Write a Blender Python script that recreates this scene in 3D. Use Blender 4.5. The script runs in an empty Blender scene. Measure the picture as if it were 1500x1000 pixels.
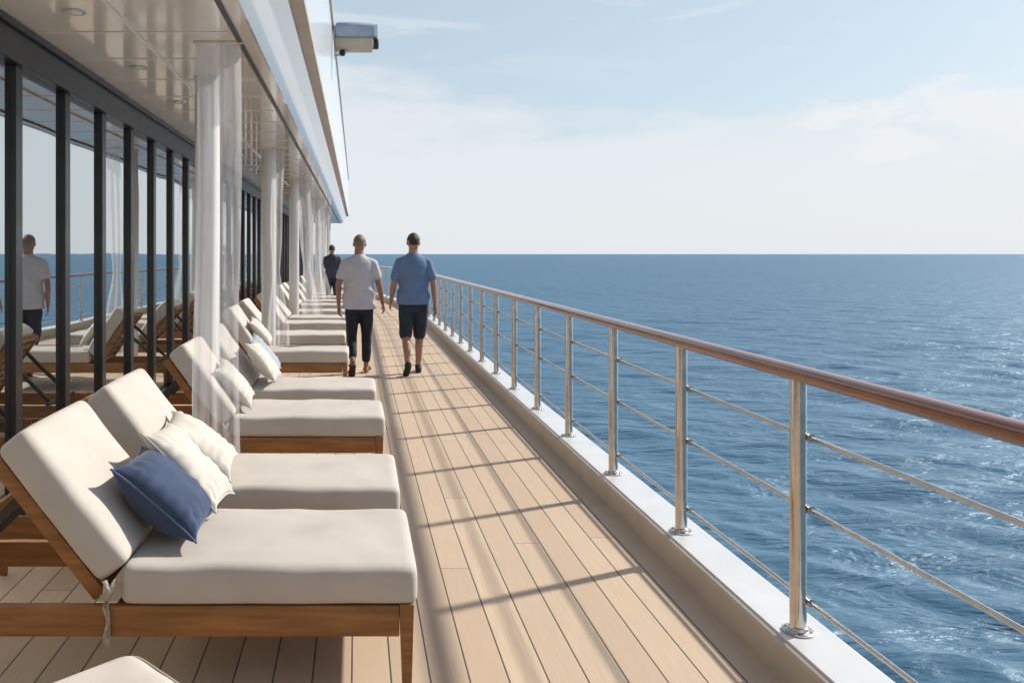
import bpy, bmesh, math, random
import numpy as np
from mathutils import Vector, Matrix, noise
random.seed(7)
R = math.radians
sc = bpy.context.scene
COL = sc.collection

# ------------------------------------------------------------------ camera
EYE = 1.55
cam_d = bpy.data.cameras.new('camera'); cam = bpy.data.objects.new('camera', cam_d); COL.objects.link(cam)
cam.location = (0, 0, EYE); cam.rotation_euler = (R(90), 0, 0)
cam_d.sensor_width = 36; cam_d.lens = 28.8
cam_d.shift_x = 0.152; cam_d.shift_y = -0.0853
cam_d.clip_start = 0.05; cam_d.clip_end = 120000
sc.camera = cam
sc.render.resolution_x = 1024; sc.render.resolution_y = 682
sc.view_settings.view_transform = 'Standard'; sc.view_settings.look = 'None'
sc.view_settings.exposure = 0.44; sc.view_settings.gamma = 1

# ------------------------------------------------------------------ sun
SUN_EL = 37.0
SUN_AZ = 64.8          # degrees from +Y (ahead) towards +X (the sea)
sd = Vector((math.sin(R(SUN_AZ))*math.cos(R(SUN_EL)), math.cos(R(SUN_AZ))*math.cos(R(SUN_EL)), math.sin(R(SUN_EL))))
sun_d = bpy.data.lights.new('sun', 'SUN'); sun = bpy.data.objects.new('sun', sun_d); COL.objects.link(sun)
sun_d.energy = 4.0; sun_d.angle = R(2.0); sun_d.color = (1.0, 0.93, 0.83)
sun.rotation_euler = (-sd).to_track_quat('-Z', 'Y').to_euler()
sun.location = (20, 10, 20)

# ------------------------------------------------------------------ world: daylight sky with pale cloud bank
w = bpy.data.worlds.new('World'); sc.world = w; w.use_nodes = True
nt = w.node_tree; N = nt.nodes; L = nt.links; N.clear()
def nd(t, **k):
    n = N.new(t)
    for a, b in k.items(): setattr(n, a, b)
    return n
out = nd('ShaderNodeOutputWorld'); bg = nd('ShaderNodeBackground')
sky = nd('ShaderNodeTexSky', sky_type='NISHITA'); sky.sun_disc = False
sky.sun_elevation = R(SUN_EL); sky.sun_rotation = R(SUN_AZ); sky.altitude = 10; sky.air_density = 1.0; sky.dust_density = 1.2; sky.ozone_density = 1.2
SKY_STR = 0.10
bg.inputs['Strength'].default_value = SKY_STR
tc = nd('ShaderNodeTexCoord'); sep = nd('ShaderNodeSeparateXYZ'); L.new(tc.outputs['Generated'], sep.inputs[0])
def mth(op, a=None, b=None, c=None, clamp=False):
    n = N.new('ShaderNodeMath'); n.operation = op; n.use_clamp = clamp
    for i, v in enumerate((a, b, c)):
        if v is None: continue
        if isinstance(v, (int, float)): n.inputs[i].default_value = v
        else: L.new(v, n.inputs[i])
    return n.outputs[0]
def wnoise(scale, detail, vec, rough=.55, dist=0.0):
    n = nd('ShaderNodeTexNoise'); n.inputs['Scale'].default_value = scale; n.inputs['Detail'].default_value = detail
    n.inputs['Roughness'].default_value = rough; n.inputs['Distortion'].default_value = dist
    L.new(vec, n.inputs['Vector']); return n.outputs['Fac']
def mapv(sx, sy, sz, rz=0, off=(0, 0, 0)):
    n = nd('ShaderNodeMapping'); n.inputs['Scale'].default_value = (sx, sy, sz); n.inputs['Rotation'].default_value = (0, 0, rz)
    n.inputs['Location'].default_value = off
    L.new(tc.outputs['Generated'], n.inputs['Vector']); return n.outputs[0]
def sstep(v, lo, hi):
    n = nd('ShaderNodeMapRange', interpolation_type='SMOOTHSTEP'); L.new(v, n.inputs['Value'])
    n.inputs['From Min'].default_value = lo; n.inputs['From Max'].default_value = hi; return n.outputs[0]
def mixc(fac, a, b):
    n = nd('ShaderNodeMix', data_type='RGBA')
    if isinstance(fac, (int, float)): n.inputs[0].default_value = fac
    else: L.new(fac, n.inputs[0])
    for i, v in ((6, a), (7, b)):
        if isinstance(v, tuple): n.inputs[i].default_value = v
        else: L.new(v, n.inputs[i])
    return n.outputs[2]
elev = sep.outputs['Z']
K = 1.0 / SKY_STR
# general thin milky veil
veil = mixc(mth('MULTIPLY', mth('SUBTRACT', 1.0, sstep(elev, .28, .62)), .66), sky.outputs[0], (0.45*K, 0.53*K, 0.57*K, 1))
# soft bank of cloud low over the horizon, its top edge ragged
n1 = wnoise(2.6, 5, mapv(1, 1, 5)); n2 = wnoise(9, 6, mapv(1, 1, 4))
edge = mth('ADD', mth('ADD', elev, mth('MULTIPLY', mth('SUBTRACT', n1, .5), .20)), mth('MULTIPLY', mth('SUBTRACT', n2, .5), .09))
edge = mth('ADD', edge, mth('MULTIPLY', sep.outputs['X'], .10))
bank = mth('SUBTRACT', 1.0, sstep(edge, .150, .215))
c1 = mixc(mth('MULTIPLY', bank, .85), veil, (0.60*K, 0.625*K, 0.65*K, 1))
# few small puffs on the right
n3 = wnoise(5.5, 7, mapv(1, 1, 3.2, off=(.35, .1, .2)), .6)
def blob(x, y, z, r0):
    v = Vector((x, y, z)).normalized()
    sb = nd('ShaderNodeVectorMath', operation='SUBTRACT'); L.new(tc.outputs['Generated'], sb.inputs[0]); sb.inputs[1].default_value = v
    sc2 = nd('ShaderNodeVectorMath', operation='MULTIPLY'); L.new(sb.outputs[0], sc2.inputs[0]); sc2.inputs[1].default_value = (1, 1, 2.6)
    ln = nd('ShaderNodeVectorMath', operation='LENGTH'); L.new(sc2.outputs[0], ln.inputs[0])
    return mth('SUBTRACT', 1.0, mth('DIVIDE', ln.outputs['Value'], r0), clamp=True)
bl = mth('MAXIMUM', mth('MAXIMUM', blob(715, 1200, 202, .085), blob(900, 1200, 208, .13)), mth('MAXIMUM', blob(1000, 1200, 175, .13), blob(800, 1200, 165, .09)))
n5 = wnoise(16, 8, mapv(1, 1, 2.2, off=(.1, .3, .2)), .6)
puff = sstep(mth('ADD', bl, mth('MULTIPLY', mth('SUBTRACT', n5, .5), 2.6)), .30, .85)
puff = mth('MULTIPLY', puff, sstep(bl, 0.0, .35))
c2 = mixc(mth('MULTIPLY', puff, .7), c1, (0.655*K, 0.665*K, 0.675*K, 1))
# high wisps
n4 = wnoise(3.2, 6, mapv(.8, 2.2, 7, rz=.5), .62, .6)
wisp = mth('MULTIPLY', mth('MULTIPLY', sstep(n4, .50, .72), sstep(elev, .17, .30)), mth('SUBTRACT', 1.0, sstep(elev, .4, .7)))
c3 = mixc(mth('MULTIPLY', wisp, .5), c2, (0.68*K, 0.71*K, 0.73*K, 1))
L.new(c3, bg.inputs['Color']); L.new(bg.outputs[0], out.inputs['Surface'])

# ------------------------------------------------------------------ material helpers
def mat(name, base, rough=.5, metal=0.0, spec=.5, var=.12, vscale=6.0, bump=0.0, bscale=120.0, coat=0.0, stretch=(1, 1, 1), sheen=0.0, coords='Object', rvar=0.0, coat_rough=.08):
    m = bpy.data.materials.new(name); m.use_nodes = True
    t = m.node_tree; b = t.nodes['Principled BSDF']
    b.inputs['Roughness'].default_value = rough; b.inputs['Metallic'].default_value = metal
    b.inputs['Specular IOR Level'].default_value = spec; b.inputs['Coat Weight'].default_value = coat
    b.inputs['Coat Roughness'].default_value = coat_rough
    b.inputs['Sheen Weight'].default_value = sheen
    tcn = t.nodes.new('ShaderNodeTexCoord'); mp = t.nodes.new('ShaderNodeMapping'); mp.inputs['Scale'].default_value = stretch
    t.links.new(tcn.outputs[coords], mp.inputs['Vector'])
    nz = t.nodes.new('ShaderNodeTexNoise'); nz.inputs['Scale'].default_value = vscale; nz.inputs['Detail'].default_value = 6
    t.links.new(mp.outputs[0], nz.inputs['Vector'])
    mx = t.nodes.new('ShaderNodeMix'); mx.data_type = 'RGBA'
    mr = t.nodes.new('ShaderNodeMapRange'); mr.inputs['From Min'].default_value = .3; mr.inputs['From Max'].default_value = .7
    t.links.new(nz.outputs['Fac'], mr.inputs['Value']); t.links.new(mr.outputs[0], mx.inputs[0])
    lo = tuple(c*(1-var) for c in base[:3]) + (1,); hi = tuple(min(1, c*(1+var)) for c in base[:3]) + (1,)
    mx.inputs[6].default_value = lo; mx.inputs[7].default_value = hi
    t.links.new(mx.outputs[2], b.inputs['Base Color'])
    if rvar:
        rr = t.nodes.new('ShaderNodeMapRange'); rr.inputs['To Min'].default_value = max(0, rough-rvar); rr.inputs['To Max'].default_value = rough+rvar
        t.links.new(nz.outputs['Fac'], rr.inputs['Value']); t.links.new(rr.outputs[0], b.inputs['Roughness'])
    if bump:
        n2 = t.nodes.new('ShaderNodeTexNoise'); n2.inputs['Scale'].default_value = bscale; n2.inputs['Detail'].default_value = 3
        t.links.new(mp.outputs[0], n2.inputs['Vector'])
        bp = t.nodes.new('ShaderNodeBump'); bp.inputs['Strength'].default_value = bump; bp.inputs['Distance'].default_value = .004
        t.links.new(n2.outputs['Fac'], bp.inputs['Height']); t.links.new(bp.outputs[0], b.inputs['Normal'])
    return m

def wood_mat(name, base, rough=.45, axis='X'):
    st = {'X': (1.2, 14, 14), 'Y': (14, 1.2, 14)}[axis]
    m = mat(name, base, rough, var=.32, vscale=3.0, bump=.25, bscale=9, stretch=st, spec=.4)
    return m

M = {}
M['cushion'] = mat('cushion_canvas', (.51, .472, .43), .9, var=.06, vscale=4, bump=.35, bscale=420, spec=.2, sheen=.1)
M['piping'] = mat('cushion_piping', (.43, .39, .345), .9, var=.06, bump=.3, bscale=300, spec=.2)
M['teak'] = wood_mat('teak_frame', (.27, .12, .036), .42, 'X')
M['teak_dark'] = wood_mat('teak_slat', (.20, .10, .045), .6, 'Y')
M['iron'] = mat('dark_metal', (.03, .026, .022), .5, var=.3)
M['blue_pillow'] = mat('blue_linen', (.046, .070, .132), .92, var=.14, vscale=9, bump=.5, bscale=380, spec=.2, sheen=.15)
M['blue_pipe'] = mat('blue_piping', (.11, .15, .25), .9, bump=.3, bscale=300)
M['white_pillow'] = mat('cream_linen', (.56, .53, .48), .92, var=.06, vscale=7, bump=.45, bscale=360, spec=.2, sheen=.1)
M['pale_pillow'] = mat('pale_blue_linen', (.34, .375, .43), .92, var=.06, vscale=7, bump=.45, bscale=360, spec=.2)
M['white_paint'] = mat('white_paint', (.63, .645, .66), .30, var=.06, vscale=5, bump=.05, bscale=30, coat=.3)
M['beige_paint'] = mat('beige_paint', (.46, .40, .335), .42, var=.09, vscale=5, bump=.06, bscale=30)
M['soffit'] = mat('soffit_paint', (.86, .80, .72), .20, var=.05, vscale=1.6, bump=.12, bscale=2.2, coat=1.0, coat_rough=.06)
M['batten'] = mat('batten_paint', (.80, .74, .66), .25, var=.05, coat=.6)
M['fascia'] = mat('fascia_paint', (.56, .59, .62), .18, var=.04, vscale=2, bump=.35, bscale=1.6, coat=1.0, coat_rough=.03)
M['upper_white'] = mat('upper_white_paint', (.60, .64, .68), .3, var=.03, vscale=2, coat=.4)
M['black_frame'] = mat('black_aluminium', (.018, .018, .020), .35, var=.25, vscale=2, coat=.15, spec=.5, bump=.05, bscale=20)
M['steel'] = mat('stainless_steel', (.58, .55, .51), .20, metal=1.0, var=.12, vscale=14, bump=.04, bscale=60, rvar=.07)
M['steel_rod'] = mat('stainless_rod', (.60, .56, .50), .28, metal=1.0, var=.1, vscale=20)
M['handrail'] = mat('varnished_rail', (.22, .075, .022), .22, var=.35, vscale=5, coat=.6, coat_rough=.12, stretch=(12, .8, 12), spec=.4)
M['column'] = mat('column_paint', (.66, .64, .61), .3, var=.04, vscale=2, coat=.5, bump=.04, bscale=10)
M['chrome'] = mat('lamp_trim', (.7, .68, .62), .2, metal=.8)
M['lens'] = mat('lamp_glass', (.7, .68, .62), .1, spec=.8)
M['hull'] = mat('hull_paint', (.78, .79, .80), .35, var=.04, vscale=.7, coat=.2)
M['dark'] = mat('dark_plastic', (.02, .02, .022), .4)
M['housing'] = mat('grey_housing', (.36, .41, .46), .35, var=.07, coat=.2)
M['housing_tan'] = mat('tan_housing', (.52, .43, .30), .4, var=.1)
M['cord'] = mat('woven_cord', (.42, .37, .30), .9, var=.3, vscale=60, bump=.6, bscale=200)
M['table_body'] = wood_mat('side_table_wood', (.24, .12, .05), .5, 'X')
M['skin'] = mat('skin', (.36, .19, .125), .5, var=.1, vscale=10, bump=.15, bscale=120)
M['skin2'] = mat('tanned_skin', (.30, .15, .10), .5, var=.1, vscale=10, bump=.15, bscale=120)
M['grey_tee'] = mat('pale_grey_jersey', (.50, .49, .52), .9, var=.06, vscale=6, bump=.6, bscale=25)
M['blue_tee'] = mat('blue_jersey', (.13, .20, .335), .9, var=.09, vscale=6, bump=.6, bscale=25)
M['navy'] = mat('navy_twill', (.012, .017, .032), .85, var=.3, vscale=8, bump=.6, bscale=25)
M['navy2'] = mat('dark_slate_twill', (.016, .026, .045), .85, var=.3, vscale=8, bump=.6, bscale=25)
M['hair'] = mat('dark_brown_hair', (.035, .022, .014), .6, var=.5, vscale=60, bump=1, bscale=200)
M['hair2'] = mat('cropped_brown_hair', (.19, .14, .11), .6, var=.4, vscale=60, bump=1, bscale=200)
M['leather'] = mat('brown_leather', (.10, .045, .022), .5, var=.2)
M['shoe'] = mat('black_canvas', (.015, .015, .018), .7, var=.3)
M['sole'] = mat('rubber_sole', (.5, .48, .45), .7)
M['slate_tee'] = mat('slate_jersey', (.04, .052, .075), .9, var=.12, vscale=6, bump=.5, bscale=25)
M['eye'] = mat('eye_white', (.6, .58, .55), .2)

# glass of the deckhouse: strongly mirroring tinted panes
def glass_mat():
    m = bpy.data.materials.new('mirrored_tinted_glass'); m.use_nodes = True; t = m.node_tree; t.nodes.clear()
    o = t.nodes.new('ShaderNodeOutputMaterial'); g = t.nodes.new('ShaderNodeBsdfGlossy'); d = t.nodes.new('ShaderNodeBsdfDiffuse')
    g.inputs['Color'].default_value = (.90, .935, .94, 1); g.inputs['Roughness'].default_value = .012
    d.inputs['Color'].default_value = (.012, .014, .015, 1)
    lw = t.nodes.new('ShaderNodeFresnel'); lw.inputs['IOR'].default_value = 2.6
    mr = t.nodes.new('ShaderNodeMapRange'); mr.inputs['To Min'].default_value = .66; mr.inputs['To Max'].default_value = 1.0
    t.links.new(lw.outputs[0], mr.inputs['Value'])
    mx = t.nodes.new('ShaderNodeMixShader'); t.links.new(mr.outputs[0], mx.inputs[0]); t.links.new(d.outputs[0], mx.inputs[1]); t.links.new(g.outputs[0], mx.inputs[2])
    tcn = t.nodes.new('ShaderNodeTexCoord'); nz = t.nodes.new('ShaderNodeTexNoise'); nz.inputs['Scale'].default_value = 1.1; nz.inputs['Detail'].default_value = 1
    t.links.new(tcn.outputs['Object'], nz.inputs['Vector'])
    bp = t.nodes.new('ShaderNodeBump'); bp.inputs['Strength'].default_value = .5; bp.inputs['Distance'].default_value = .005
    t.links.new(nz.outputs['Fac'], bp.inputs['Height']); t.links.new(bp.outputs[0], g.inputs['Normal'])
    t.links.new(mx.outputs[0], o.inputs['Surface']); return m
M['glass'] = glass_mat()

def sheer_mat():
    m = bpy.data.materials.new('sheer_voile'); m.use_nodes = True; t = m.node_tree; t.nodes.clear()
    o = t.nodes.new('ShaderNodeOutputMaterial')
    d = t.nodes.new('ShaderNodeBsdfDiffuse'); tl = t.nodes.new('ShaderNodeBsdfTranslucent'); tr = t.nodes.new('ShaderNodeBsdfTransparent')
    for n in (d, tl): n.inputs['Color'].default_value = (.80, .81, .84, 1)
    a = t.nodes.new('ShaderNodeMixShader'); a.inputs[0].default_value = .5; t.links.new(d.outputs[0], a.inputs[1]); t.links.new(tl.outputs[0], a.inputs[2])
    tcn = t.nodes.new('ShaderNodeTexCoord'); nz = t.nodes.new('ShaderNodeTexNoise'); nz.inputs['Scale'].default_value = 5
    mp = t.nodes.new('ShaderNodeMapping'); mp.inputs['Scale'].default_value = (3, 3, .4); t.links.new(tcn.outputs['Object'], mp.inputs['Vector']); t.links.new(mp.outputs[0], nz.inputs['Vector'])
    mr = t.nodes.new('ShaderNodeMapRange'); mr.inputs['From Min'].default_value = .3; mr.inputs['From Max'].default_value = .7; mr.inputs['To Min'].default_value = .30; mr.inputs['To Max'].default_value = .50
    t.links.new(nz.outputs['Fac'], mr.inputs['Value'])
    b = t.nodes.new('ShaderNodeMixShader'); t.links.new(mr.outputs[0], b.inputs[0]); t.links.new(tr.outputs[0], b.inputs[1]); t.links.new(a.outputs[0], b.inputs[2])
    t.links.new(b.outputs[0], o.inputs['Surface']); return m
M['sheer'] = sheer_mat()

def deck_mat():
    m = bpy.data.materials.new('teak_deck_planks'); m.use_nodes = True; t = m.node_tree; n = t.nodes; l = t.links
    b = n['Principled BSDF']; b.inputs['Specular IOR Level'].default_value = .35
    tcn = n.new('ShaderNodeTexCoord'); sp = n.new('ShaderNodeSeparateXYZ'); l.new(tcn.outputs['Object'], sp.inputs[0])
    def mt(op, a, b_=None, c=None):
        q = n.new('ShaderNodeMath'); q.operation = op
        for i, v in enumerate((a, b_, c)):
            if v is None: continue
            if isinstance(v, (int, float)): q.inputs[i].default_value = v
            else: l.new(v, q.inputs[i])
        return q.outputs[0]
    W = .1435
    u = mt('DIVIDE', mt('ADD', sp.outputs['X'], 10*W - .126), W)
    fl = mt('FLOOR', u); fr = mt('FRACT', u)
    d = mt('MULTIPLY', mt('MINIMUM', fr, mt('SUBTRACT', 1.0, fr)), W)        # metres to the nearest seam
    wn = n.new('ShaderNodeTexWhiteNoise'); wn.noise_dimensions = '1D'; l.new(fl, wn.inputs['W'])
    # board ends: each plank run is cut at its own offset
    v = mt('DIVIDE', mt('ADD', sp.outputs['Y'], mt('MULTIPLY', wn.outputs['Value'], 5.0)), 4.6)
    bid = mt('ADD', mt('MULTIPLY', fl, 17.0), mt('FLOOR', v))
    wn2 = n.new('ShaderNodeTexWhiteNoise'); wn2.noise_dimensions = '1D'; l.new(bid, wn2.inputs['W'])
    seam = n.new('ShaderNodeMapRange'); seam.interpolation_type = 'SMOOTHSTEP'; seam.inputs['From Min'].default_value = .0022; seam.inputs['From Max'].default_value = .0042
    l.new(d, seam.inputs['Value'])
    vf = mt('FRACT', v); ve = mt('MULTIPLY', mt('MINIMUM', vf, mt('SUBTRACT', 1.0, vf)), 4.6)
    bj = n.new('ShaderNodeMapRange'); bj.interpolation_type = 'SMOOTHSTEP'; bj.inputs['From Min'].default_value = .0012; bj.inputs['From Max'].default_value = .0030; l.new(ve, bj.inputs['Value'])
    seam_o = mt('MULTIPLY', seam.outputs[0], bj.outputs[0])
    mp = n.new('ShaderNodeMapping'); mp.inputs['Scale'].default_value = (26, 1.1, 1); l.new(tcn.outputs['Object'], mp.inputs['Vector'])
    cmb = n.new('ShaderNodeVectorMath'); cmb.operation = 'ADD'; l.new(mp.outputs[0], cmb.inputs[0])
    cx = n.new('ShaderNodeCombineXYZ'); l.new(mt('MULTIPLY', wn2.outputs['Value'], 40.0), cx.inputs[1]); l.new(cx.outputs[0], cmb.inputs[1])
    gr = n.new('ShaderNodeTexNoise'); gr.inputs['Scale'].default_value = 3.2; gr.inputs['Detail'].default_value = 7; gr.inputs['Roughness'].default_value = .6; l.new(cmb.outputs[0], gr.inputs['Vector'])
    bl = n.new('ShaderNodeTexNoise'); bl.inputs['Scale'].default_value = 2.1; bl.inputs['Detail'].default_value = 4; l.new(tcn.outputs['Object'], bl.inputs['Vector'])
    def mx(f, a, c):
        q = n.new('ShaderNodeMix'); q.data_type = 'RGBA'
        if isinstance(f, (int, float)): q.inputs[0].default_value = f
        else: l.new(f, q.inputs[0])
        for i, vv in ((6, a), (7, c)):
            if isinstance(vv, tuple): q.inputs[i].default_value = vv
            else: l.new(vv, q.inputs[i])
        return q.outputs[2]
    col = mx(wn2.outputs['Value'], (.605, .478, .345, 1), (.485, .37, .262, 1))
    g2 = n.new('ShaderNodeMapRange'); g2.inputs['From Min'].default_value = .35; g2.inputs['From Max'].default_value = .75; g2.inputs['To Max'].default_value = .55; l.new(gr.outputs['Fac'], g2.inputs['Value'])
    col = mx(g2.outputs[0], col, (.44, .325, .23, 1))
    b2 = n.new('ShaderNodeMapRange'); b2.inputs['From Min'].default_value = .45; b2.inputs['From Max'].default_value = .8; b2.inputs['To Max'].default_value = .5; l.new(bl.outputs['Fac'], b2.inputs['Value'])
    col = mx(b2.outputs[0], col, (.45, .355, .275, 1))
    col = mx(seam_o, (.095, .082, .07, 1), col)
    l.new(col, b.inputs['Base Color'])
    rr = n.new('ShaderNodeMapRange'); rr.inputs['To Min'].default_value = .5; rr.inputs['To Max'].default_value = .75; l.new(bl.outputs['Fac'], rr.inputs['Value']); l.new(rr.outputs[0], b.inputs['Roughness'])
    h = mt('ADD', seam_o, mt('MULTIPLY', gr.outputs['Fac'], .25))
    bp = n.new('ShaderNodeBump'); bp.inputs['Strength'].default_value = .6; bp.inputs['Distance'].default_value = .003; l.new(h, bp.inputs['Height']); l.new(bp.outputs[0], b.inputs['Normal'])
    return m
M['deck'] = deck_mat()

def sea_mat():
    m = bpy.data.materials.new('sea_water'); m.use_nodes = True; t = m.node_tree; n = t.nodes; l = t.links
    n.clear()
    o_ = n.new('ShaderNodeOutputMaterial'); df = n.new('ShaderNodeBsdfDiffuse'); gl = n.new('ShaderNodeBsdfGlossy'); gl.inputs['Roughness'].default_value = .36
    gl.inputs['Color'].default_value = (.66, .78, .90, 1)
    fr = n.new('ShaderNodeFresnel'); fr.inputs['IOR'].default_value = 1.33; cl = n.new('ShaderNodeMapRange'); cl.inputs['From Min'].default_value = 0; cl.inputs['From Max'].default_value = .55; cl.inputs['To Min'].default_value = 0.0; cl.inputs['To Max'].default_value = .26
    l.new(fr.outputs[0], cl.inputs['Value']); ms = n.new('ShaderNodeMixShader'); l.new(cl.outputs[0], ms.inputs[0]); l.new(df.outputs[0], ms.inputs[1]); l.new(gl.outputs[0], ms.inputs[2]); l.new(ms.outputs[0], o_.inputs['Surface'])
    tcn = n.new('ShaderNodeTexCoord')
    last = None
    for sc_, dist, st, stretch in ((.22, .50, .7, (.6, 1.7, 1)), (1.0, .10, .55, (.6, 1.6, 1)), (4.0, .016, .4, (.8, 1.4, 1))):
        mp = n.new('ShaderNodeMapping'); mp.inputs['Scale'].default_value = stretch; mp.inputs['Rotation'].default_value = (0, 0, .18*sc_)
        l.new(tcn.outputs['Object'], mp.inputs['Vector'])
        z = n.new('ShaderNodeTexNoise'); z.inputs['Scale'].default_value = sc_; z.inputs['Detail'].default_value = 4; z.inputs['Roughness'].default_value = .55; z.inputs['Distortion'].default_value = .5
        l.new(mp.outputs[0], z.inputs['Vector'])
        bp = n.new('ShaderNodeBump'); bp.inputs['Strength'].default_value = st; bp.inputs['Distance'].default_value = dist*3
        l.new(z.outputs['Fac'], bp.inputs['Height'])
        if last: l.new(last, bp.inputs['Normal'])
        last = bp.outputs[0]
    l.new(last, gl.inputs['Normal']); l.new(last, df.inputs['Normal']); l.new(last, fr.inputs['Normal'])
    # broad drifting patches of slightly different water
    z = n.new('ShaderNodeTexNoise'); z.inputs['Scale'].default_value = .012; z.inputs['Detail'].default_value = 5
    mp = n.new('ShaderNodeMapping'); mp.inputs['Scale'].default_value = (.5, 1, 1); l.new(tcn.outputs['Object'], mp.inputs['Vector']); l.new(mp.outputs[0], z.inputs['Vector'])
    q = n.new('ShaderNodeMix'); q.data_type = 'RGBA'; q.inputs[6].default_value = (.064, .140, .212, 1); q.inputs[7].default_value = (.092, .182, .258, 1)
    l.new(z.outputs['Fac'], q.inputs[0]); l.new(q.outputs[2], df.inputs['Color'])
    return m
M['sea'] = sea_mat()

# ------------------------------------------------------------------ object helpers
def tag(o, label=None, cat=None, group=None, kind=None):
    if label: o['label'] = label
    if cat: o['category'] = cat
    if group: o['group'] = group
    if kind: o['kind'] = kind
    return o
def empty(name, loc=(0, 0, 0), rz=0):
    o = bpy.data.objects.new(name, None); COL.objects.link(o); o.location = loc; o.rotation_euler = (0, 0, rz); o.empty_display_size = .1
    return o
def mesh_obj(name, bm, m, parent=None, smooth=False, sharp=None):
    me = bpy.data.meshes.new(name); bmesh.ops.recalc_face_normals(bm, faces=bm.faces); bm.to_mesh(me); bm.free()
    me.materials.append(m)
    if smooth:
        for p in me.polygons: p.use_smooth = True
        if sharp: me.set_sharp_from_angle(angle=R(sharp))
    o = bpy.data.objects.new(name, me); COL.objects.link(o)
    if parent: o.parent = parent
    return o
def box(bm, x0, x1, y0, y1, z0, z1, mtx=None, bev=0.0):
    r = bmesh.ops.create_cube(bm, size=1); vs = r['verts']
    for v in vs:
        v.co = Vector(((v.co.x+.5)*(x1-x0)+x0, (v.co.y+.5)*(y1-y0)+y0, (v.co.z+.5)*(z1-z0)+z0))
    if bev:
        es = list({e for v in vs for e in v.link_edges})
        rr = bmesh.ops.bevel(bm, geom=es, offset=bev, segments=2, affect='EDGES', profile=.5)
        vs = list({v for f in rr['faces'] for v in f.verts} | {v for v in vs if v.is_valid})
    if mtx is not None:
        for v in vs: v.co = mtx @ v.co
    return vs
def newbm(): return bmesh.new()
def bar(bm, a, b, wx, wz, up=Vector((0, 0, 1)), bev=0.0, taper=1.0):
    """rectangular bar from a to b"""
    a = Vector(a); b = Vector(b); d = (b-a); ln = d.length; d.normalize()
    s = d.cross(up).normalized(); u = s.cross(d).normalized()
    r = bmesh.ops.create_cube(bm, size=1); vs = r['verts']
    mt = Matrix((s, u, d)).transposed().to_4x4(); mt.translation = a
    for v in vs:
        k = taper if v.co.z > 0 else 1.0
        v.co = Vector((v.co.x*wx*k, v.co.y*wz*k, (v.co.z+.5)*ln))
    if bev:
        es = list({e for v in vs for e in v.link_edges})
        rr = bmesh.ops.bevel(bm, geom=es, offset=bev, segments=2, affect='EDGES', profile=.5)
        vs = list({v for f in rr['faces'] for v in f.verts} | {v for v in vs if v.is_valid})
    for v in vs: v.co = mt @ v.co
def tube(bm, pts, r, seg=12, closed=False, caps=True, ry=None):
    pts = [Vector(p) for p in pts]; n = len(pts); rings = []
    for i, p in enumerate(pts):
        if closed: t = pts[(i+1) % n]-pts[i-1]
        else: t = pts[min(i+1, n-1)]-pts[max(i-1, 0)]
        t.normalize(); up = Vector((0, 0, 1)) if abs(t.z) < .95 else Vector((0, 1, 0))
        s = t.cross(up).normalized(); u = s.cross(t).normalized()
        rr = r[i] if isinstance(r, (list, tuple)) else r
        ru = rr if ry is None else ry
        rings.append([bm.verts.new(p+s*math.cos(2*math.pi*k/seg)*rr+u*math.sin(2*math.pi*k/seg)*ru) for k in range(seg)])
    m = n if closed else n-1
    for i in range(m):
        a = rings[i]; b = rings[(i+1) % n]
        for k in range(seg): bm.faces.new((a[k], a[(k+1) % seg], b[(k+1) % seg], b[k]))
    if caps and not closed:
        bm.faces.new(rings[0]); bm.faces.new(rings[-1])
def lathe(bm, prof, cx=0, cy=0, seg=28):
    rings = []
    for r, z in prof:
        rings.append([bm.verts.new((cx+r*math.cos(2*math.pi*k/seg), cy+r*math.sin(2*math.pi*k/seg), z)) for k in range(seg)])
    for a, b in zip(rings, rings[1:]):
        for k in range(seg): bm.faces.new((a[k], a[(k+1) % seg], b[(k+1) % seg], b[k]))
    bm.faces.new(rings[0]); bm.faces.new(rings[-1])
def copy_tree(o, parent=None):
    c = o.copy(); COL.objects.link(c)
    if parent: c.parent = parent
    for ch in list(o.children): copy_tree(ch, c)
    return c

# ------------------------------------------------------------------ side line of the ship
def edge_x(y):
    return 1.65 if y <= 17 else 1.65 - .006*(y-17)**2
PATH = [-5, -2, 0, 2, 4, 8, 12, 17] + [17+1.0*i for i in range(1, 30)]
def sweep(bm, prof, ys=PATH, closed=True):
    rings = []
    for y in ys:
        s = Vector((edge_x(y+.05)-edge_x(y-.05), .1, 0)).normalized(); nrm = Vector((s.y, -s.x, 0))
        rings.append([bm.verts.new(Vector((edge_x(y), y, 0)) + nrm*dx + Vector((0, 0, z))) for dx, z in prof])
    n = len(prof)
    for a, b in zip(rings, rings[1:]):
        for k in range(n if closed else n-1): bm.faces.new((a[k], a[(k+1) % n], b[(k+1) % n], b[k]))
    if closed: bm.faces.new(rings[0]); bm.faces.new(rings[-1])

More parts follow.
